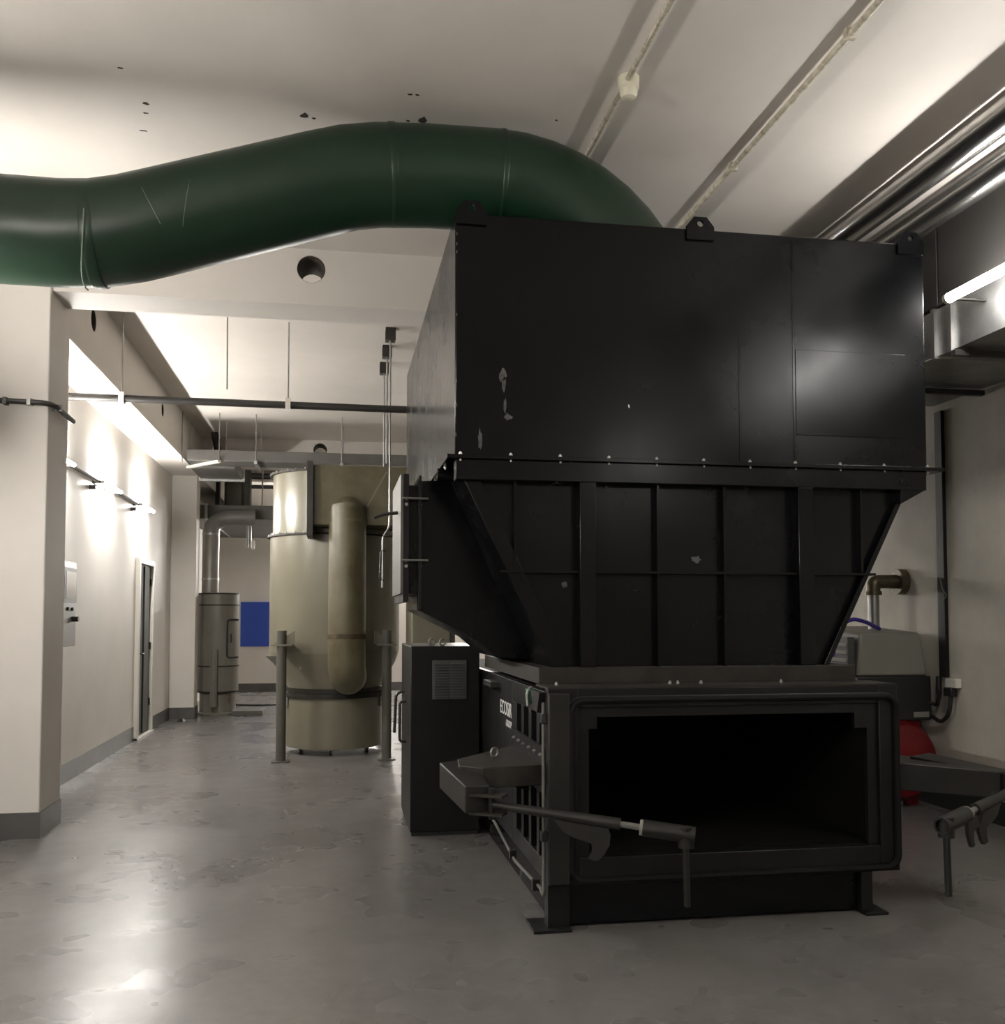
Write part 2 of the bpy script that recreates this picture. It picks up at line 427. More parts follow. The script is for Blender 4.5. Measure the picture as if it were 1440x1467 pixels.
# hopper cone
HT, HB = 2.226, 1.205
HY = 4.785
hp = obj('hopper_cone', MB().hexa([(1.06, HY, HB), (2.54, HY, HB), (2.54, 6.4, HB), (1.06, 6.4, HB), (0.60, HY, HT), (3.04, HY, HT), (3.04, 8.0, HT), (0.60, 8.0, HT)]), 'dark', mc)
def xl(z): return 0.575 + (1.06 - 0.575) * (HT - z) / (HT - HB)
def xr(z): return 3.05 + (2.54 - 3.05) * (HT - z) / (HT - HB)
obj('top_channel', MB().box(0.575, 3.09, 4.705, HY, 2.125, 2.226), 'dark', mc, bevel=0.004)
obj('corner_gusset', MB().prism([(2.94, 2.05), (3.09, 2.13), (3.09, 2.20), (2.94, 2.20)], 'y', 4.71, 4.90), 'dark', mc)
for sgn, fx in ((1, xl), (-1, xr)):
    wd = 0.085 if sgn > 0 else 0.03
    obj('corner_angle', MB().prism([(fx(2.13), 2.13), (fx(2.13) + sgn * wd, 2.13), (fx(HB) + sgn * wd, HB), (fx(HB), HB)], 'y', 4.745, HY + 0.01), 'dark', mc, bevel=0.003)
for x in (1.196, 2.36):
    obj('post', MB().box(x, x + 0.085, 4.705, HY, HB, 2.126), 'dark', mc, bevel=0.004)
for x in (0.875, 1.612, 1.968, 2.73):
    z0 = HB if 1.2 < x < 2.4 else (1.68 if x < 1 else 1.69)
    obj('rib', MB().box(x - 0.006, x + 0.006, 4.735, HY, z0, 2.126), 'dark', mc)
for a, b in ((0.80, 1.196), (1.281, 2.36), (2.445, 2.80)):
    obj('cross_rib', MB().box(a, b, 4.725, HY, 1.672, 1.684), 'dark', mc)
F2 = onfront(HY - 0.0012)
for k, (x, z, rx, rz) in enumerate([(1.355, 2.10, .018, .024), (1.135, 1.615, .018, .020), (1.83, 1.75, .03, .02)]):
    obj('paint_scuff', blob(MB(), x, z, rx, rz, F2, 12, 60 + k), 'scuff', hp)
# round tie under the flange, left
obj('tie_lug', MB().pipe((0.515, 5.02, 2.19), (0.60, 5.02, 2.19), 0.034, 0.018, 16), 'dark', mc)
# inlet chute on the left
ch = obj('inlet_chute', MB().prism([(0.436, 2.19), (0.436, 1.494), (0.752, 1.335), (0.87, 1.235), (1.06, 1.225), (0.62, 2.20)], 'y', 5.27, 6.0), 'dark', mc)
def frame_x(x0, x1, y0, y1, z0, z1, t):
    mb = MB(); mb.box(x0, x1, y0, y0 + t, z0, z1); mb.box(x0, x1, y1 - t, y1, z0, z1)
    mb.box(x0, x1, y0 + t, y1 - t, z0, z0 + t); mb.box(x0, x1, y0 + t, y1 - t, z1 - t, z1); return mb
obj('chute_flange', frame_x(0.440, 0.454, 5.23, 6.03, 1.495, 2.215, 0.05), 'dark2', ch)
obj('blind_plate', MB().box(0.344, 0.358, 5.25, 6.0, 1.58, 2.225), 'galvdull', ch)
obj('gate_frame', frame_x(0.358, 0.388, 5.25, 6.0, 1.535, 2.225, 0.06), 'dark2', ch)
obj('gate_body', MB().box(0.388, 0.440, 5.30, 5.96, 1.58, 2.17), 'dark', ch)
for z in (1.757, 2.09):
    obj('tie_rod', MB().tube([(0.35, 5.225, z), (0.49, 5.225, z)], 0.006, 8), 'line', ch)
    for x in (0.374, 0.448):
        inst('bolt', bolt_me, (x, 5.25, z), ch, (PI / 2, 0, 0))
        inst('bolt', bolt_me, (x, 5.25, z - 0.03), ch, (PI / 2, 0, 0))
obj('gate_lever', MB().tube(fillet([(0.345, 5.5, 2.04), (0.26, 5.5, 2.03), (0.21, 5.5, 2.01)], 0.03), 0.010, 8), 'conduit', ch)
# plinth between hopper and chamber
pl = obj('plinth', MB().box(0.985, 2.66, 4.70, 6.45, 1.125, 1.205), 'worn', mc, bevel=0.003)
# chamber
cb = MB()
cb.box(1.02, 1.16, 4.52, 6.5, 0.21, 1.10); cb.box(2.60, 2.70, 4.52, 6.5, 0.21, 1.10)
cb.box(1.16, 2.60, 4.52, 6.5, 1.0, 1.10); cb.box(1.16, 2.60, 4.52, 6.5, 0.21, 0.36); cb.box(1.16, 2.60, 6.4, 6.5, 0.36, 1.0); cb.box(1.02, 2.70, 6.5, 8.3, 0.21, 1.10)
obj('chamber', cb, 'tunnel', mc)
ff = MB()
ff.box(0.975, 1.12, 4.45, 4.52, 0.215, 1.118); ff.box(2.64, 2.738, 4.45, 4.52, 0.215, 1.118)
ff.box(1.12, 2.64, 4.45, 4.52, 1.03, 1.118); ff.box(1.12, 2.64, 4.45, 4.52, 0.215, 0.34)
obj('mouth_frame', ff, 'dark2', mc, bevel=0.004)
obj('side_post', MB().box(0.972, 1.075, 4.425, 4.45, 0.225, 1.10), 'arm', mc, bevel=0.006)
rr = rrect(1.085, 2.725, 0.235, 1.065, 0.06)
obj('door_seal', MB().tube([(x, 4.44, z) for x, z in rr], 0.016, 8, closed=True, up=(0, 1, 0)), 'rubber', mc)
rr = rrect(1.068, 2.733, 0.222, 1.08, 0.07)
obj('seal_bead', MB().tube([(x, 4.446, z) for x, z in rr], 0.0045, 6, closed=True, up=(0, 1, 0)), 'arm', mc)
il = MB()
il.box(1.12, 1.175, 4.47, 4.50, 0.34, 1.03); il.box(2.585, 2.64, 4.47, 4.50, 0.34, 1.03); il.box(1.175, 2.585, 4.47, 4.50, 0.985, 1.03)
il.box(1.175, 1.215, 4.47, 4.50, 0.93, 0.985); il.box(2.52, 2.585, 4.47, 4.50, 0.91, 0.985)
obj('inner_lip', il, 'dark2', mc)
obj('top_plate', MB().box(0.975, 2.738, 4.45, 4.72, 1.118, 1.126), 'worn', mc)
for k, x in enumerate((1.05, 1.62, 1.66, 1.78, 2.2)):
    inst('bolt', bolt_me, (x, 4.60, 1.126), mc)
# ribbed left side
sp = obj('side_plate', MB().box(0.985, 1.02, 5.42, 8.3, 0.21, 1.10), 'dark2', mc, bevel=0.003)
obj('side_rail', MB().box(0.985, 1.02, 4.52, 5.42, 0.985, 1.10), 'dark2', mc, bevel=0.003)
obj('side_rail', MB().box(0.985, 1.02, 4.52, 5.42, 0.21, 0.30), 'dark2', mc, bevel=0.003)
for y in (4.52, 4.70, 4.90, 5.10, 5.30):
    obj('side_rib', MB().box(0.985, 1.02, y, y + (0.06 if y < 5.2 else 0.12), 0.30, 0.985), 'dark2', mc, bevel=0.003)
obj('side_bracket', MB().box(0.93, 0.985, 5.85, 6.15, 1.03, 1.06), 'worn', mc)
# lettering on the side
def text(s, size, y, z, parent):
    cu = bpy.data.curves.new('lettering', 'FONT'); cu.body = s; cu.size = size; cu.extrude = 0.0008; cu.align_x = 'RIGHT'
    o = bpy.data.objects.new('tmp', cu); col.objects.link(o)
    bpy.context.view_layer.update()
    me = bpy.data.meshes.new_from_object(o.evaluated_get(bpy.context.evaluated_depsgraph_get()))
    bpy.data.objects.remove(o)
    me.materials.clear(); me.materials.append(M['letter'])
    p = bpy.data.objects.new('lettering', me); col.objects.link(p)
    p.matrix_world = Matrix.Translation((0.9835, y, z)) @ Matrix(((0, 0, -1, 0), (-1, 0, 0, 0), (0, 1, 0, 0), (0, 0, 0, 1)))
    W[p.name] = Vector((0.9835, y, z)); attach(p, parent)
    p['label'] = 'white lettering'
text('ECOSIR', 0.115, 5.44, 0.885, sp)
text('GROUP', 0.055, 5.44, 0.825, sp)
# valve block at the top corner
vb = MB(); vb.box(0.935, 0.985, 4.72, 4.80, 1.03, 1.10)
va = obj('valve_block', vb, 'valve', mc, bevel=0.006)
obj('valve_fitting', MB().tube(fillet([(0.955, 4.74, 1.11), (0.93, 4.72, 1.08), (0.93, 4.70, 1.02)], 0.02), 0.008, 8), 'line', va)
obj('valve_bracket', MB().prism([(4.50, 1.10), (4.70, 1.10), (4.66, 1.02), (4.56, 1.0)], 'x', 0.945, 0.975), 'black', mc)
# thin hydraulic line
hl = obj('hydraulic_line', MB().tube(fillet([(0.958, 4.47, 1.055), (0.958, 4.47, 0.165), (0.975, 4.62, 0.165), (0.968, 5.25, 0.14), (0.962, 5.9, 0.215), (0.962, 6.35, 0.225)], 0.04), 0.0085, 8), 'line', mc)
for z in (0.96, 0.42):
    obj('pipe_clamp', MB().box(0.945, 0.974, 4.448, 4.492, z, z + 0.045), 'black', hl, bevel=0.003)
for y in (4.68, 5.3, 5.95):
    obj('pipe_clamp', MB().box(0.95, 0.985, y, y + 0.035, 0.135, 0.185), 'arm', hl)
# base
obj('base_frame', MB().box(1.02, 2.60, 4.54, 8.3, 0.012, 0.212), 'dark', mc, bevel=0.003)
for x0, x1, a in ((0.985, 1.09, 0.90), (2.56, 2.62, 2.56)):
    obj('foot_post', MB().box(x0, x1, 4.50, 4.58, 0.012, 0.212), 'dark2', mc, bevel=0.003)
    obj('foot_plate', MB().box(x0 - 0.075 if x0 < 2 else x0, x1 + (0.0 if x0 < 2 else 0.06), 4.46, 4.66, 0, 0.014), 'dark2', mc, bevel=0.002)
    obj('foot_post', MB().box(x0, x1, 8.22, 8.30, 0.012, 0.212), 'dark2', mc, bevel=0.003)
    obj('foot_plate', MB().box(x0 - 0.06, x1 + 0.06, 8.18, 8.36, 0, 0.014), 'dark2', mc, bevel=0.002)

# clamp arms
ring_me = MB().tube([(0.022 * math.cos(a), 0, 0.026 + 0.022 * math.sin(a)) for a in [2 * PI * k / 16 for k in range(16)]], 0.006, 8, closed=True, up=(0, 1, 0)).mesh('ring_bolt')
ring_me.materials.append(M['bolt'])
def rod_set(arm, p0, p1, hook_at):
    """turnbuckle rod from pivot p0 to its free end p1"""
    a, b = Vector(p0), Vector(p1)
    L = lambda t: a.lerp(b, t)
    obj('rod_tube', MB().tube([L(0), L(0.3), L(0.64)], [0.017, 0.022, 0.027], 14), 'arm', arm)
    obj('rod_screw', MB().tube([L(0.64), L(0.74)], 0.014, 10), 'line', arm)
    obj('rod_ring', MB().tube([L(0.735), L(0.75)], 0.034, 16), 'cover', arm)
    sl = MB().pipe(L(0.75), L(1.0), 0.036, 0.027, 20)
    obj('rod_sleeve', sl, 'arm', arm)
    t = (b - a).normalized(); n = Vector((0, 0, 1)); n = (n - t * n.dot(t)).normalized(); s = t.cross(n)
    def hook(t0, kx, dz):
        o = L(t0)
        poly = [(-.17, -.005), (.10, -.005), (.125, -.05), (.125, -.10), (.10, -.145), (.075, -.17), (.03, -.165), (.045, -.13), (.04, -.10), (-.05, -.085), (-.10, -.07)]
        vs = []
        for sd in (-0.008, 0.008):
            for (u, v) in poly: vs.append(o + t * u * kx + n * v * dz + s * sd)
        m = len(poly)
        return MB().add(vs, [tuple(range(m)), tuple(range(2 * m - 1, m - 1, -1))] + [(i, (i + 1) % m, m + (i + 1) % m, m + i) for i in range(m)])
    obj('hook_plate', hook(hook_at, 0.9, 1.0), 'arm', arm)
    if a.x > 2: obj('hook_plate', hook(hook_at + 0.16, 0.6, 0.9), 'arm', arm)
    e = L(0.955)
    obj('handle_collar', MB().tube([e + Vector((0, 0, 0.03)), e + Vector((0, 0, -0.055))], 0.034, 14), 'arm', arm)
    obj('drop_handle', MB().tube([e + Vector((0, 0, -0.03)), e + Vector((0.005, 0, -0.30))], 0.0145, 10), 'arm', arm)
la = obj('clamp_arm', MB().prism([(0.985, 4.56), (0.985, 5.32), (0.60, 4.82), (0.58, 4.60), (0.68, 4.52)], 'z', 0.66, 0.755), 'worn', mc, bevel=0.004, label='dusty brown-grey swing arm')
obj('mounting_plate', MB().box(0.972, 0.985, 4.50, 5.38, 0.62, 0.84), 'dark2', la)
for i in range(6):
    inst('bolt', bolt_me, (0.972, 4.58 + 0.14 * i, 0.80), la, (0, -PI / 2, 0))
obj('arm_box', MB().hexa([(0.50, 4.72, 0.635), (0.57, 4.30, 0.59), (0.68, 4.32, 0.59), (0.68, 4.84, 0.635),
                          (0.50, 4.72, 0.755), (0.57, 4.30, 0.71), (0.68, 4.32, 0.71), (0.68, 4.84, 0.755)]), 'arm', la, bevel=0.006)
obj('pivot_plate', MB().prism([(0.585, 4.30), (0.72, 4.22), (0.76, 4.30), (0.62, 4.38)], 'z', 0.665, 0.675), 'worn', la)
obj('pivot_plate', MB().prism([(0.585, 4.30), (0.72, 4.22), (0.76, 4.30), (0.62, 4.38)], 'z', 0.585, 0.595), 'worn', la)
obj('pivot_pin', MB().tube([(0.685, 4.29, 0.565), (0.685, 4.29, 0.70)], 0.014, 12), 'arm', la)
obj('lower_gusset', MB().prism([(0.975, 0.655), (0.70, 0.655), (0.975, 0.575)], 'y', 4.90, 4.93), 'dark2', la)
inst('ring_bolt', ring_me, (0.79, 4.85, 0.753), la, (0, 0, 0.5))
rod_set(la, (0.69, 4.28, 0.63), (1.50, 3.96, 0.535), 0.47)
ra = obj('clamp_arm', MB().prism([(2.70, 4.56), (2.70, 5.32), (3.05, 4.95), (3.25, 4.62), (3.12, 4.55)], 'z', 0.60, 0.70), 'worn', mc, bevel=0.004, label='dusty grey swing arm beside the red tank')
obj('mounting_plate', MB().box(2.70, 2.715, 4.50, 5.38, 0.56, 0.80), 'dark2', ra)
obj('arm_box', MB().hexa([(3.02, 4.80, 0.585), (3.24, 4.30, 0.555), (3.36, 4.34, 0.555), (3.20, 4.90, 0.585),
                          (3.02, 4.80, 0.715), (3.24, 4.30, 0.685), (3.36, 4.34, 0.685), (3.20, 4.90, 0.715)]), 'arm', ra, bevel=0.006)
obj('brace_bar', MB().hexa([(2.72, 4.50, 0.60), (3.20, 4.32, 0.57), (3.24, 4.42, 0.57), (2.72, 4.62, 0.60),
                            (2.72, 4.50, 0.735), (3.20, 4.32, 0.70), (3.24, 4.42, 0.70), (2.72, 4.62, 0.735)]), 'arm', ra, bevel=0.005)
for z in (0.70, 0.60):
    obj('pivot_plate', MB().prism([(3.20, 4.34), (3.30, 4.20), (3.40, 4.26), (3.34, 4.40)], 'z', z - 0.01, z), 'worn', ra)
obj('pivot_pin', MB().tube([(3.30, 4.28, 0.57), (3.30, 4.28, 0.72)], 0.014, 12), 'arm', ra)
rod_set(ra, (3.30, 4.27, 0.65), (2.52, 3.78, 0.575), 0.50)

# ------------------------------------------------------------------ green duct
R0, YD = 0.258, 5.05
zL = 3.31
path = [(-2.33, YD, zL + 0.01), (-1.9, YD, zL + 0.005), (-1.32, YD, zL)]
path += [(-1.15, YD, zL + 0.012), (-1.0, YD, zL + 0.045), (-0.85, YD, zL + 0.092)]
path += [(-0.1, YD, 3.645), (0.05, YD, 3.69), (0.20, YD, 3.715), (0.45, YD, 3.73)]
for a in range(90, 3, -8):
    path.append((0.80 + 0.865 * math.cos(math.radians(a)), YD, 2.87 + 0.865 * math.sin(math.radians(a))))
path = [(x * 1.02, y, 1.45 + (z - 1.45) * 1.02) for x, y, z in path]
gd = root('ventilation_duct', (-0.2, YD, 3.1), 'large dark green round ventilation duct bending down into the compactor', 'duct')
obj('duct_pipe', MB().tube(path, R0, 40), 'green', gd)
def dring(x, z, tx, tz, r, wd, name, m, parent):
    t = Vector((tx, 0, tz)).normalized() * wd
    c = Vector((x * 1.02, YD, 1.45 + (z - 1.45) * 1.02))
    obj(name, MB().tube([c - t, c - t * 0.6, c + t * 0.6, c + t], [r, r + 0.003, r + 0.003, r], 40), m, parent)
dring(-1.16, 3.315, 1, 0.05, R0, 0.03, 'duct_joint', 'green', gd)
dring(0.27, 3.722, 1, 0.05, R0, 0.02, 'duct_joint', 'green', gd)
dring(0.83, 3.735, 1, -0.03, R0, 0.015, 'duct_joint', 'green', gd)
ws = [(-1.18 + 0.05 * math.sin(a) * max(0, -math.sin(a)), YD + (R0 + 0.012) * -math.cos(a), 3.352 + (R0 + 0.012) * math.sin(a)) for a in [math.radians(5 - 8 * k) for k in range(14)]]
obj('strap_wire', MB().tube(ws, 0.004, 6), 'wire', gd)
def scr(a0, x0, a1, x1, n, f):
    pts = []
    for k in range(n):
        t = k / (n - 1); a = math.radians(a0 + (a1 - a0) * t); x = x0 + (x1 - x0) * t
        zc = 3.347 + max(0, (x + 1.17)) * 0.30
        pts.append((x, YD - (R0 + 0.0005) * math.cos(a), zc + (R0 + 0.0005) * math.sin(a)))
    obj('scratch', MB().tube(pts, f, 5), 'wire', gd)
scr(20, -0.93, -25, -0.84, 8, 0.0022)
scr(24, -0.70, -32, -0.74, 8, 0.0018)

# ------------------------------------------------------------------ graphite cabinet
cbn = root('electrical_cabinet', (0.74, 7.0, 0), 'graphite floor-standing electrical cabinet with louvred vent beside the compactor', 'cabinet')
obj('cabinet_body', MB().box(0.50, 0.965, 6.55, 7.42, 0.03, 1.26), 'cab', cbn, bevel=0.006)
obj('cabinet_plinth', MB().box(0.51, 0.955, 6.57, 7.40, 0.0, 0.03), 'black', cbn)
vt = obj('vent', MB().box(0.645, 0.875, 6.538, 6.55, 0.905, 1.165), 'vent', cbn, bevel=0.002)
for c in range(2):
    for k in range(13):
        z = 0.920 + 0.018 * k; x0 = 0.66 + 0.105 * c
        obj('louvre', MB().prism([(6.538, z), (6.526, z + 0.001), (6.538, z + 0.011)], 'x', x0, x0 + 0.09), 'vent', vt)
for x, y in ((0.66, 6.75), (0.72, 6.62)):
    inst('eye_bolt', ring_me, (x, y, 1.258), cbn, (0, 0, 0.4))
obj('door_handle', MB().tube(fillet([(0.50, 6.95, 0.86), (0.455, 6.95, 0.86), (0.455, 6.95, 0.58), (0.50, 6.95, 0.58)], 0.03), 0.010, 8), 'black', cbn)
obj('door_lever', MB().tube(fillet([(0.50, 7.15, 0.92), (0.44, 7.15, 0.90), (0.43, 7.15, 0.62)], 0.03), 0.011, 8), 'black', cbn)

# ------------------------------------------------------------------ beige cyclone tank
TX, TY = 0.0, 10.95
tk = root('cyclone_tank', (TX, TY, 0), 'tall beige cylindrical dust separator on steel legs', 'tank')
tb = obj('tank_body', MB().lathe(TX, TY, [(0.70, 1.08), (0.705, 1.12), (0.705, 2.30), (0.705, 2.36), (0.68, 2.36), (0.68, 2.99)], 56), 'beige', tk)
obj('tank_cone', MB().lathe(TX, TY, [(0.50, 0.66), (0.50, 0.70), (0.66, 0.96), (0.70, 1.08)], 56), 'beige', tk)
for z, r in ((2.315, 0.735), (2.985, 0.715)):
    rg = obj('bolted_ring', MB().lathe(TX, TY, [(r - 0.05, z), (r, z), (r, z + 0.018), (r - 0.05, z + 0.018)], 56), 'worn', tk)
    for k in range(40):
        a = 2 * PI * k / 40
        p = (TX + (r - 0.012) * math.cos(a), TY + (r - 0.012) * math.sin(a))
        if math.sin(a) < 0.15: inst('bolt', bolt_me, (p[0], p[1], z + 0.018), rg)
obj('cone_band', MB().lathe(TX, TY, [(0.52, 0.655), (0.535, 0.655), (0.535, 0.70), (0.52, 0.70)], 48), 'worn', tk)
for sx in (-1, 1):
    for sy in (-1, 1):
        x, y = TX + sx * 0.53, TY + sy * 0.80
        lg = obj('leg', MB().tube([(x, y, 0.012), (x, y, 1.32)], 0.05, 20), 'legsteel', tk)
        obj('foot_plate', MB().prism(rrect(x - 0.09, x + 0.09, y - 0.09, y + 0.09, 0.02, 2), 'z', 0, 0.014), 'legsteel', lg)
        br = obj('leg_bracket', MB().prism([(x - 0.09, 1.18), (x + 0.13, 1.18), (x + 0.13, 1.32)] if sx < 0 else [(x + 0.09, 1.18), (x - 0.13, 1.18), (x - 0.13, 1.32)], 'y', y - 0.012, y + 0.012), 'beige', tk)
        obj('bracket_plate', MB().box(x - 0.10, x + 0.10, y - 0.06, y + 0.06 + 0.35 * (1 if sy < 0 else 0), 1.165, 1.18), 'beige', br)
        if sx < 0: obj('side_gusset', MB().prism([(x - 0.16, 1.06), (x + 0.02, 1.06), (x + 0.02, 0.90)], 'y', y + 0.03, y + 0.05), 'legsteel', br)
# transition box, flange and downpipe
tr = obj('transition_duct', MB().hexa([(-0.225, 9.93, 2.385), (0.95, 9.93, 2.385), (0.95, 10.6, 2.385), (-0.225, 10.6, 2.385),
                                       (-0.225, 9.93, 2.985), (0.95, 9.93, 2.985), (0.95, 10.6, 2.985), (-0.225, 10.6, 2.985)]), 'beige2', tk, bevel=0.006)
obj('transition_flange', MB().box(-0.285, -0.225, 9.88, 10.62, 2.27, 3.02), 'conduit', tr)
obj('fold_seam', MB().add([(0.26, 9.926, 2.49), (0.275, 9.926, 2.485), (0.515, 9.926, 2.93), (0.50, 9.926, 2.935)], [(0, 1, 2, 3)]), 'beige', tr)
px_, py_ = 0.118, 9.93
dp = [(px_, py_, 2.55), (px_, py_, 1.25), (px_, py_, 0.95)]
for a in range(10, 91, 10):
    dp.append((px_ + 0.02 * math.sin(math.radians(a)), py_ + 0.28 * (1 - math.cos(math.radians(a))), 0.95 - 0.10 * math.sin(math.radians(a))))
dp += [(px_ + 0.01, py_ + 0.62, 0.85)]
dpo = obj('down_pipe', MB().tube(dp, 0.186, 36), 'beige2', tk)
obj('rust_band', MB().tube([(px_, py_, 1.24), (px_, py_, 1.29)], 0.191, 36), 'rust', dpo)
obj('upper_elbow_shroud', MB().tube([(px_, py_, 2.40), (px_, py_ + 0.01, 2.55), (px_, py_ + 0.05, 2.62)], [0.188, 0.188, 0.10], 32), 'beige2', dpo)

dr = root('collection_drum', (TX, TY, 0), 'squat beige collection drum on castors under the dust separator', 'drum')
obj('drum_body', MB().lathe(TX, TY, [(0.49, 0.065), (0.515, 0.07), (0.52, 0.10), (0.52, 0.60)], 48), 'beige', dr)
obj('drum_rim', MB().lathe(TX, TY, [(0.52, 0.60), (0.545, 0.60), (0.545, 0.652), (0.50, 0.652)], 48), 'worn', dr)
for a in (200, 340, 90):
    c, s = math.cos(math.radians(a)), math.sin(math.radians(a))
    p = Vector((TX + 0.54 * c, TY + 0.54 * s, 0))
    lt = obj('latch', MB().box(p.x - 0.018, p.x + 0.018, p.y - 0.02, p.y + 0.02, 0.49, 0.66), 'bolt', dr, bevel=0.004)
for a in (215, 265, 325, 35, 145):
    c, s = math.cos(math.radians(a)), math.sin(math.radians(a))
    x, y = TX + 0.43 * c, TY + 0.43 * s
    cs = obj('castor', MB().tube([(x - 0.012, y, 0.030), (x + 0.012, y, 0.030)], 0.030, 16), 'black', dr)
    obj('castor_fork', MB().box(x - 0.02, x + 0.02, y - 0.015, y + 0.015, 0.045, 0.07), 'bolt', cs)

# beige housing seen under the chute
bh = root('filter_housing', (1.15, 9.6, 0), 'beige sheet-steel filter housing behind the graphite cabinet', 'housing')
obj('housing_body', MB().box(0.72, 1.08, 9.3, 10.1, 0.04, 1.62), 'beige', bh, bevel=0.006)
obj('housing_edge', MB().box(1.08, 1.13, 9.28, 10.12, 0.0, 1.66), 'conduit', bh)

# ------------------------------------------------------------------ threaded hanger rods with ceiling brackets
for k, (x, y, z0, lab) in enumerate([(0.476, 8.80, 1.95, 'long threaded rod on square ceiling bracket, hooked to the compactor chute'),
                                     (0.476, 9.38, 2.93, 'threaded rod on square ceiling bracket, middle of the three before the tank'),
                                     (0.480, 10.02, 2.99, 'threaded rod on square ceiling bracket, nearest the tank of the three')]):
    h = root('hanger_rod', (x, y, z0), lab, 'hanger rod', 'three hanger rods beside the compactor')
    if k == 0:
        obj('rod', MB().tube(fillet([(x, y, ZC), (x, y, 2.26), (x - 0.06, y, 2.18), (x - 0.06, y, 1.72)], 0.06), 0.009, 8), 'galv', h)
        obj('hook_bar', MB().tube([(x - 0.06, y, 2.18), (0.56, y, 2.20)], 0.010, 8), 'conduit', h)
        obj('clevis', MB().tube(fillet([(x - 0.03, y, 2.05), (x - 0.075, y, 2.05), (x - 0.085, y, 1.80), (x - 0.05, y, 1.78)], 0.03), 0.009, 8), 'conduit', h)
        inst('bolt', bolt_me, (x - 0.085, y - 0.01, 1.86), h, (PI / 2, 0, 0))
    else:
        obj('rod', MB().tube([(x, y, ZC), (x, y, z0)], 0.009, 8), 'galv', h)
    mb = MB(); mb.box(x - 0.045, x + 0.045, y - 0.05, y + 0.05, ZC - 0.012, ZC); mb.box(x - 0.045, x + 0.045, y - 0.052, y - 0.044, ZC - 0.115, ZC - 0.012)
    mb.box(x - 0.045, x + 0.045, y + 0.044, y + 0.052, ZC - 0.115, ZC - 0.012); mb.box(x - 0.045, x + 0.045, y - 0.044, y + 0.044, ZC - 0.115, ZC - 0.103)
    obj('ceiling_bracket', mb, 'conduit', h)

# dark pipe on hangers
pb = root('ceiling_pipe', (0, 8.76, 3.3), 'thin dark pipe hung on rods across the bay behind the ceiling beam', 'pipe')
obj('pipe', MB().tube([(XL, 8.76, 3.335), (XR, 8.76, 3.31)], 0.033, 14), 'conduit', pb)
for x in (-1.822, -0.424, 1.6, 3.2):
    hg = obj('hanger', MB().tube([(x, 8.76, ZC), (x, 8.76, 3.36)], 0.007, 8), 'galv', pb)
    obj('pipe_clip', MB().box(x - 0.022, x + 0.022, 8.72, 8.80, 3.285, 3.385), 'bracketw', hg)
obj('loose_rod', MB().tube([(-0.93, 8.55, ZC), (-0.925, 8.55, 3.40)], 0.006, 8), 'galv', label='thin rod hanging free from the ceiling before the dark pipe', cat='rod')

# ------------------------------------------------------------------ grey sheet duct, far bay
gdx = root('sheet_metal_duct', (0, 13.1, 3.45), 'flat grey galvanised duct hung on rods before the far beam', 'duct')
obj('duct_body', MB().box(-1.88, 3.2, 12.88, 13.36, 3.46, 3.60), 'galvdull', gdx, bevel=0.004)
obj('branch', MB().box(-1.90, -1.33, 13.36, 14.45, 3.43, 3.57), 'galvdull', gdx, bevel=0.004)
obj('branch_collar', MB().box(-1.93, -1.30, 14.38, 14.45, 3.40, 3.59), 'galv', gdx)
for x in (-1.93, -1.476, -1.02, 0.069, 1.3):
    obj('hanger', MB().tube([(x, 12.84, ZC), (x, 12.84, 3.42)], 0.0075, 8), 'galv', gdx)
    obj('hanger', MB().tube([(x + 0.02, 13.42, ZC), (x + 0.02, 13.42, 3.42)], 0.0075, 8), 'galv', gdx)
for x in (-1.02, 0.069, 1.3):
    obj('trapeze_bar', MB().box(x - 0.02, x + 0.02, 12.80, 13.46, 3.42, 3.46), 'galv', gdx)
obj('trapeze_bar', MB().hexa([(-1.96, 13.40, 3.43), (-1.49, 12.80, 3.43), (-1.45, 12.84, 3.43), (-1.92, 13.44, 3.43), (-1.96, 13.40, 3.46), (-1.49, 12.80, 3.46), (-1.45, 12.84, 3.46), (-1.92, 13.44, 3.46)]), 'bracketw', gdx)
obj('duct_stub', MB().tube(fillet([(-1.62, 14.3, 3.66), (-1.66, 14.2, 3.85), (-1.70, 14.2, 4.07)], 0.05), 0.05, 12), 'conduit', gdx)

# ------------------------------------------------------------------ far machinery
fd = root('flat_duct', (-0.8, 17, 3.0), 'wide flat dull metal duct below the ceiling near the end wall', 'duct')
obj('duct_body', MB().box(-2.30, 1.6, 15.8, 19.5, 3.0, 3.22), 'galvdull', fd, bevel=0.004)
obj('duct_joint', MB().box(-2.02, -1.98, 15.78, 19.5, 2.99, 3.24), 'galv', fd)
for x in (-1.15, 0.4):
    obj('hanger', MB().tube([(x, 15.85, ZC), (x, 15.85, 3.22)], 0.012, 8), 'galv', fd)
rp = root('riser_duct', (-1.3, 17.0, 3.2), 'pair of grey vertical ducts rising from the flat duct to the ceiling', 'duct')
obj('riser', MB().tube([(-1.46, 16.6, 3.222), (-1.46, 16.6, ZC - 0.004)], 0.085, 20), 'legsteel', rp)
obj('riser', MB().box(-1.95, -1.88, 16.5, 16.7, 3.222, ZC - 0.004), 'conduit', rp)
obj('cross_pipe', MB().tube([(-1.9, 16.6, 3.80), (1.0, 16.6, 3.80)], 0.05, 14), 'galvdull', rp)
obj('cross_pipe', MB().tube([(-1.40, 16.6, 3.62), (1.0, 16.6, 3.62)], 0.03, 14), 'galvdull', rp)
fc = root('vent_panel', (-1.6, 17.4, 3.22), 'cream framed panel standing on the flat duct', 'panel')
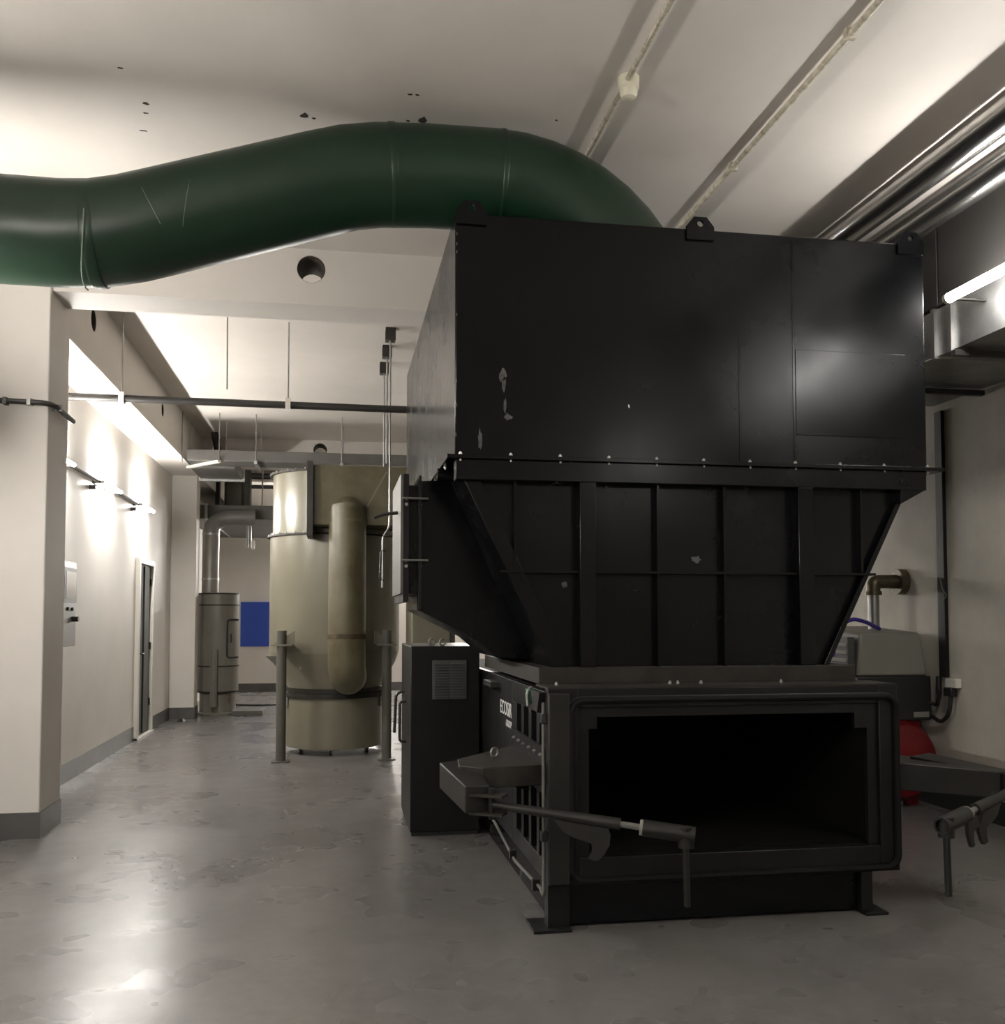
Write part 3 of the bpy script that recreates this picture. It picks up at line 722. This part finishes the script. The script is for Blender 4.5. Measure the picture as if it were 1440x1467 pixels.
obj('panel_sheet', MB().box(-1.84, -1.55, 17.2, 17.24, 3.22, 3.74), 'beige', fc)
obj('panel_frame', frame_x(0, 1, 0, 1, 0, 1, 0.1) if False else MB().box(-1.88, -1.84, 17.18, 17.26, 3.22, 3.80).box(-1.55, -1.51, 17.18, 17.26, 3.22, 3.80).box(-1.84, -1.55, 17.18, 17.26, 3.74, 3.80), 'beige2', fc)
FX, FY = -1.735, 15.32
ft = root('far_separator', (FX, FY, 0), 'slim grey-beige cylindrical separator standing behind the far column', 'tank')
ftb = obj('separator_body', MB().lathe(FX, FY, [(0.29, 0.0), (0.29, 0.03), (0.265, 0.05), (0.265, 0.32), (0.30, 0.34), (0.30, 1.82), (0.16, 1.83)], 40), 'greige', ft)
for z in (0.34, 0.72, 1.63, 1.80):
    obj('band', MB().lathe(FX, FY, [(0.30, z), (0.308, z), (0.308, z + 0.02), (0.30, z + 0.02)], 40), 'worn', ft)
obj('inspection_frame', MB().tube(fillet([(FX + 0.30, FY - 0.14, 1.42), (FX + 0.16, FY - 0.27, 1.42), (FX + 0.16, FY - 0.27, 0.86), (FX + 0.30, FY - 0.14, 0.86)], 0.05), 0.014, 8), 'black', ft)
obj('inspection_handle', MB().tube(fillet([(FX + 0.21, FY - 0.24, 1.20), (FX + 0.215, FY - 0.27, 1.20), (FX + 0.215, FY - 0.27, 1.09), (FX + 0.21, FY - 0.24, 1.09)], 0.01), 0.012, 8), 'black', ft)
obj('drain_pipe', MB().tube([(FX - 0.02, FY - 0.34, 0.14), (FX - 0.02, FY - 0.34, 0.98)], 0.05, 16), 'greige', ft)
obj('drain_tap', MB().tube([(FX + 0.20, FY - 0.22, 0.30), (FX + 0.20, FY - 0.25, 0.18)], 0.018, 8), 'brass', ft)
ev = root('elbow_duct', (FX - 0.12, FY, 1.83), 'grey galvanised duct elbow rising from the slim separator', 'duct')
ep = [(FX - 0.13, FY, 1.82), (FX - 0.13, FY, 2.75)] + [(FX - 0.13 + 0.30 * (1 - math.cos(math.radians(a))), FY + 0.1 * math.sin(math.radians(a)), 2.75 + 0.24 * math.sin(math.radians(a))) for a in range(15, 91, 15)] + [(FX + 0.5, FY + 0.15, 2.99)]
obj('elbow_pipe', MB().tube(ep, 0.125, 24), 'pipegrey', ev)
obj('elbow_joint', MB().tube([(FX - 0.13, FY, 2.70), (FX - 0.13, FY, 2.73)], 0.13, 24), 'galv', ev)
obj('elbow_joint', MB().tube([(FX - 0.13, FY, 2.02), (FX - 0.13, FY, 2.05)], 0.13, 24), 'galv', ev)
obj('drop_pipe', MB().tube(fillet([(-1.38, 15.75, 3.05), (-1.34, 15.75, 2.85), (-1.34, 15.75, 2.55)], 0.06), 0.04, 14), 'galv', ev)
obj('tap_handle', MB().box(-1.30, -1.25, 15.7, 15.72, 2.52, 2.66), 'chip', ev)
obj('notice_board', MB().box(-1.815, -1.255, YF - 0.03, YF - 0.002, 0.89, 1.76), 'blue', bevel=0.003, label='plain bright blue rectangular board on the end wall', cat='board')
obj('floor_slab', MB().box(-1.50, -1.05, 15.0, 15.55, 0, 0.07), 'legsteel', bevel=0.004, label='low grey slab on the floor beside the slim separator', cat='slab')
obj('floor_cable', MB().tube(fillet([(-1.9, 16.9, 0.012), (-1.2, 16.6, 0.012), (-0.8, 16.75, 0.012), (-0.2, 16.5, 0.012), (0.6, 16.8, 0.012)], 0.2), 0.012, 6), 'black', label='black cable lying across the floor before the end wall', cat='cable')
obj('debris_scrap', MB().add([(-2.17, 14.30, 0.0), (-2.08, 14.27, 0.0), (-2.05, 14.36, 0.0), (-2.15, 14.38, 0.0), (-2.13, 14.31, 0.05), (-2.09, 14.30, 0.035), (-2.08, 14.35, 0.04), (-2.13, 14.35, 0.03)],
    [(0, 3, 2, 1), (4, 5, 6, 7), (0, 1, 5, 4), (1, 2, 6, 5), (2, 3, 7, 6), (3, 0, 4, 7)]), 'black', label='small dark scrap on the floor by the far column', cat='scrap')

# ------------------------------------------------------------------ left wall: lamps, conduit, control box
def wall_lamp(y0, y1, label, m='tube_l'):
    x, z = XL + 0.095, 2.77
    l = root('wall_lamp', (x, (y0 + y1) / 2, z), label, 'lamp', 'tube lamps along the side wall')
    obj('tube', MB().tube([(x, y0 + 0.03, z), (x, y1 - 0.03, z)], 0.016, 14), m, l)
    for y in (y0, y1 - 0.03):
        obj('end_cap', MB().tube([(x, y, z), (x, y + 0.03, z)], 0.018, 12), 'bracketw', l)
        obj('bracket', MB().box(XL, x + 0.004, y + 0.004, y + 0.026, z - 0.014, z + 0.014), 'conduit', l)
    obj('backing', MB().box(XL, XL + 0.03, y0 + 0.03, y1 - 0.03, z - 0.02, z + 0.02), 'bracketw', l)
wall_lamp(9.95, 10.80, 'lit tube lamp on the side wall midway between near column and dark door')
wall_lamp(11.88, 12.70, 'lit tube lamp on the side wall directly above the dark door')
wall_lamp(8.05, 8.92, 'lit tube lamp on the side wall right behind the near column')
wall_lamp(4.7, 5.85, 'lit tube lamp on the side wall under the green duct end', 'tube_n')
wall_lamp(1.2, 2.35, 'lit tube lamp on the side wall before the green duct', 'tube_n')
wall_lamp(-2.3, -1.15, 'lit tube lamp on the side wall near the back wall', 'tube_n')
el = root('end_wall_fill', (2.6, YF - 0.1, 2.77), 'added fill tube on the end wall hidden behind the compactor', 'lamp')  # added out of sight to brighten the end wall
obj('tube', MB().tube([(2.0, YF - 0.095, 2.77), (3.2, YF - 0.095, 2.77)], 0.016, 14), 'fill_f', el)
for x in (1.97, 3.2):
    obj('end_cap', MB().tube([(x, YF - 0.095, 2.77), (x + 0.03, YF - 0.095, 2.77)], 0.018, 12), 'bracketw', el)
    obj('bracket', MB().box(x + 0.004, x + 0.026, YF - 0.10, YF, 2.756, 2.784), 'conduit', el)
el = root('end_wall_fill', (0.3, YF - 0.1, 2.77), 'added fill tube on the end wall hidden behind the dust separator', 'lamp')  # second unseen tube, added to lift the end wall and farthest bay
obj('tube', MB().tube([(-0.25, YF - 0.095, 2.77), (0.95, YF - 0.095, 2.77)], 0.016, 14), 'fill_f', el)
for x in (-0.28, 0.95):
    obj('end_cap', MB().tube([(x, YF - 0.095, 2.77), (x + 0.03, YF - 0.095, 2.77)], 0.018, 12), 'bracketw', el)
    obj('bracket', MB().box(x + 0.004, x + 0.026, YF - 0.10, YF, 2.756, 2.784), 'conduit', el)
lc = root('lamp_conduit', (XL + 0.03, 10.5, 2.75), 'thin dark conduit joining the wall lamps', 'conduit')
for a, b in ((8.94, 9.93), (10.82, 11.86)):
    obj('conduit_run', MB().tube([(XL + 0.05, a, 2.775), (XL + 0.05, b, 2.775)], 0.016, 10), 'conduit', lc)
    obj('saddle', MB().box(XL, XL + 0.06, b - 0.10, b - 0.06, 2.68, 2.72), 'conduit', lc)
bx = root('control_box', (-2.2, 8.1, 1.22), 'grey wall control box with small display and black knob', 'control box')
obj('box_body', MB().box(XL, -2.10, 7.85, 8.52, 1.22, 1.90), 'box', bx, bevel=0.005)
obj('display', MB().box(-2.10, -2.092, 8.18, 8.48, 1.60, 1.82), 'display', bx)
obj('display_bezel', MB().box(-2.10, -2.095, 8.14, 8.51, 1.57, 1.85), 'vent', bx)
obj('rotary_knob', MB().tube([(-2.10, 8.40, 1.44), (-2.05, 8.40, 1.44)], 0.022, 12), 'black', bx)
for y in (8.25, 8.38):
    obj('push_button', MB().tube([(-2.10, y, 1.52), (-2.085, y, 1.52)], 0.014, 10), 'black', bx)
# conduit round the near column
cc = root('column_conduit', (-2.1, 6.9, 2.87), 'dark conduit wrapping round the near white column', 'conduit')
obj('conduit_run', MB().tube(fillet([(XL, 6.895, 2.895), (-1.93, 6.895, 2.885), (-1.875, 6.94, 2.88), (-1.875, 7.42, 2.865)], 0.05), 0.018, 10), 'conduit', cc)
for x in (-2.17, -2.02):
    obj('saddle', MB().box(x - 0.012, x + 0.012, 6.872, 6.93, 2.866, 2.912), 'galvdull' if x < -2.1 else 'bolt', cc)
obj('saddle', MB().box(-1.91, -1.852, 7.02, 7.045, 2.86, 2.905), 'bolt', cc)

# ------------------------------------------------------------------ ceiling conduits
c1 = root('ceiling_conduit', (1.36, 4, ZC), 'cream painted conduit on the ceiling with a round junction box', 'conduit')
obj('conduit_run', MB().tube([(1.37, YB, ZC - 0.030), (1.37, 6.97, ZC - 0.030)], 0.014, 10), 'paintpipe', c1)
jb = obj('junction_box', MB().lathe(1.385, 4.46, [(0.02, ZC - 0.105), (0.036, ZC - 0.10), (0.042, ZC - 0.085), (0.042, ZC - 0.06), (0.050, ZC - 0.055), (0.052, ZC - 0.01), (0.052, ZC)], 24), 'sensor', c1)
for y in (0.5, 2.6, 5.8):
    obj('saddle', MB().box(1.345, 1.395, y, y + 0.025, ZC - 0.048, ZC), 'paintpipe', c1)
c2 = root('ceiling_conduit', (2.24, 4, ZC), 'worn cream conduit on the ceiling between junction-box conduit and silver pipes', 'conduit')
obj('conduit_run', MB().tube([(2.24, YB, ZC - 0.026), (2.24, 6.97, ZC - 0.026)], 0.016, 10), 'paintpipe', c2)
for y in (1.5, 3.9, 5.2):
    obj('saddle', MB().box(2.215, 2.265, y, y + 0.025, ZC - 0.046, ZC), 'paintpipe', c2)

# ------------------------------------------------------------------ right: ducts, pipes, tubes
DXF = 3.74
rd = root('supply_duct', (4.1, 2, 3.1), 'long bright galvanised rectangular duct under the ceiling with tube light', 'duct')
obj('duct_body', MB().box(DXF, XR - 0.002, YB + 0.01, 6.9, 3.10, 3.40), 'galv', rd, bevel=0.003)
for y in (5.55, 5.38, 4.05, 2.7, 1.4, 0.1, -1.2):
    obj('duct_joint', MB().box(DXF - 0.022, XR - 0.002, y, y + 0.035, 3.085, 3.405), 'galv', rd)
for y in (5.35, 6.3, 3.4, 1.4):
    obj('support_channel', MB().box(DXF - 0.03, XR - 0.002, y - 0.02, y + 0.02, 3.05, 3.085), 'conduit', rd)
ud = root('insulated_duct', (4.1, 2, 3.42), 'dark grey insulated duct box above the galvanised duct', 'duct')
obj('duct_body', MB().box(DXF - 0.02, XR - 0.002, YB + 0.01, 5.50, 3.41, ZC - 0.004), 'insul', ud, bevel=0.004)
obj('duct_end', MB().box(DXF - 0.02, XR - 0.002, 5.515, 6.9, 3.41, ZC - 0.004), 'insul', ud, bevel=0.004)
for i, (x, z, r, lab) in enumerate([(3.20, 3.91, 0.09, 'shiny silver clad pipe under the ceiling, farther from the insulated duct'),
                                    (3.44, 3.83, 0.09, 'shiny silver clad pipe hugging the insulated duct')]):
    p = root('clad_pipe', (x, 3, z), lab, 'pipe', 'two silver pipes under the ceiling')
    obj('pipe_cladding', MB().tube([(x, YB, z), (x, 6.95, z)], r, 32), 'chrome', p)
    for y in (-1.5, 1.0, 3.0 + 3.4 * i):
        obj('cladding_joint', MB().tube([(x, y, z), (x, y + 0.03, z)], r + 0.003, 32), 'chrome', p)
def duct_lamp(y0, y1, label):
    x, z = 3.50, 3.305
    l = root('tube_lamp', (x, (y0 + y1) / 2, z), label, 'lamp', 'tube lamps along the galvanised duct')
    obj('tube', MB().tube([(x, y0 + 0.03, z), (x, y1 - 0.03, z)], 0.028, 16), 'tube_r', l)
    for y in (y0, y1 - 0.03):
        obj('end_cap', MB().tube([(x, y, z), (x, y + 0.03, z)], 0.03, 12), 'bracketw', l)
    for y in (y0 + 0.004, y1 - 0.028):
        obj('bracket', MB().box(x, DXF - 0.001, y, y + 0.022, z - 0.006, z + 0.006), 'conduit', l)
duct_lamp(4.25, 5.10, 'lit tube lamp on the galvanised duct beside the compactor hopper')
duct_lamp(2.0, 3.25, 'lit tube lamp on the galvanised duct ahead of the compactor mouth')
duct_lamp(-2.2, -1.0, 'lit tube lamp on the galvanised duct near the back wall')

# ------------------------------------------------------------------ right wall: compressor and pipes
XW = XR
cp = root('air_compressor', (4.2, 7.1, 0), 'grey and black air compressor on a red tank by the stained wall', 'compressor')
obj('upper_cover', MB().hexa([(3.96, 6.95, 1.00), (4.54, 6.95, 1.00), (4.54, 7.75, 1.00), (3.92, 7.75, 1.00), (3.99, 6.98, 1.335), (4.50, 6.98, 1.335), (4.50, 7.72, 1.38), (3.96, 7.72, 1.38)]), 'cover', cp, bevel=0.02)
obj('side_grille', MB().box(3.90, 3.955, 7.0, 7.7, 1.02, 1.30), 'vent', cp)
for k in range(4):
    obj('grille_slat', MB().box(3.885, 3.90, 7.0, 7.7, 1.05 + 0.06 * k, 1.075 + 0.06 * k), 'cover', cp)
obj('lower_case', MB().box(3.94, 4.555, 6.93, 7.75, 0.66, 1.00), 'black', cp, bevel=0.01)
obj('case_label', MB().box(4.40, 4.53, 6.925, 6.93, 0.685, 0.725), 'cover', cp)
tkp = [(4.28, 6.84, 0.36), (4.28, 6.87, 0.36), (4.28, 6.94, 0.36), (4.28, 7.7, 0.36), (4.28, 7.78, 0.36)]
obj('air_tank', MB().tube(tkp, [0.16, 0.27, 0.31, 0.31, 0.18], 36), 'red', cp)
obj('tank_mount', MB().box(4.40, 4.50, 7.0, 7.2, 0.55, 0.67), 'red', cp)
for x in (4.06, 4.44):
    for y in (7.05, 7.6):
        obj('tank_foot', MB().hexa([(x - 0.05, y - 0.03, 0.0), (x + 0.05, y - 0.03, 0.0), (x + 0.05, y + 0.03, 0.0), (x - 0.05, y + 0.03, 0.0), (x - 0.03, y - 0.03, 0.26), (x + 0.03, y - 0.03, 0.26), (x + 0.03, y + 0.03, 0.26), (x - 0.03, y + 0.03, 0.26)]), 'red', cp)
ep = root('wall_pipe', (4.4, 7.25, 1.35), 'grey steel pipe rising to a tarnished elbow flanged into the stained wall', 'pipe')
obj('riser', MB().tube([(4.33, 7.35, 1.345), (4.33, 7.35, 1.66)], 0.045, 18), 'galv', ep)
obj('elbow', MB().tube(fillet([(4.33, 7.35, 1.64), (4.33, 7.35, 1.745), (4.58, 7.35, 1.745)], 0.09, 8), 0.055, 18), 'brass', ep)
obj('elbow_collar', MB().tube([(4.33, 7.35, 1.635), (4.33, 7.35, 1.665)], 0.066, 18), 'brass', ep)
obj('wall_flange', MB().tube([(4.53, 7.35, 1.745), (4.60, 7.35, 1.745)], 0.105, 24), 'brass', ep)
obj('air_hose', MB().tube(fillet([(4.30, 7.22, 1.362), (4.12, 7.12, 1.42), (3.97, 7.06, 1.445), (3.86, 7.05, 1.38), (3.80, 7.05, 1.15)], 0.12), 0.016, 10), 'hose', label='violet air hose curving off the compressor top', cat='hose')
ck = root('cable_trunking', (4.57, 6.82, 0.95), 'black vertical cable trunking on the stained wall above a white socket', 'trunking')
obj('trunking', MB().box(XW - 0.03, XW, 6.76, 6.85, 1.00, 3.04), 'trunk', ck, bevel=0.004)
obj('lower_run', MB().tube([(XW - 0.02, 6.87, 1.0), (XW - 0.02, 6.87, 0.86)], 0.02, 10), 'black', ck)
obj('loose_wire', MB().tube(fillet([(XW - 0.05, 6.78, 1.75), (XW - 0.06, 6.74, 1.66), (XW - 0.05, 6.70, 1.62), (XW - 0.05, 6.74, 1.59)], 0.03), 0.004, 6), 'wire', ck)
so = root('wall_socket', (4.57, 6.7, 0.9), 'small white socket box below the black trunking', 'socket')
obj('socket_box', MB().box(XW - 0.05, XW, 6.62, 6.75, 0.925, 0.995), 'bracketw', so, bevel=0.006)
obj('plug', MB().box(XW - 0.06, XW - 0.01, 6.66, 6.76, 0.86, 0.925), 'black', so, bevel=0.006)
obj('power_cable', MB().tube(fillet([(XW - 0.03, 6.84, 0.90), (XW - 0.04, 6.86, 0.80), (4.58, 6.90, 0.775), (4.54, 6.94, 0.80)], 0.06), 0.014, 8), 'black', label='short black cable from trunking into the compressor case', cat='cable')
obj('power_cable', MB().tube(fillet([(XW - 0.035, 6.70, 0.87), (XW - 0.04, 6.72, 0.72), (4.57, 6.84, 0.65), (4.55, 6.92, 0.69)], 0.06), 0.016, 8), 'black', label='sagging black cable from the white socket to the compressor', cat='cable')
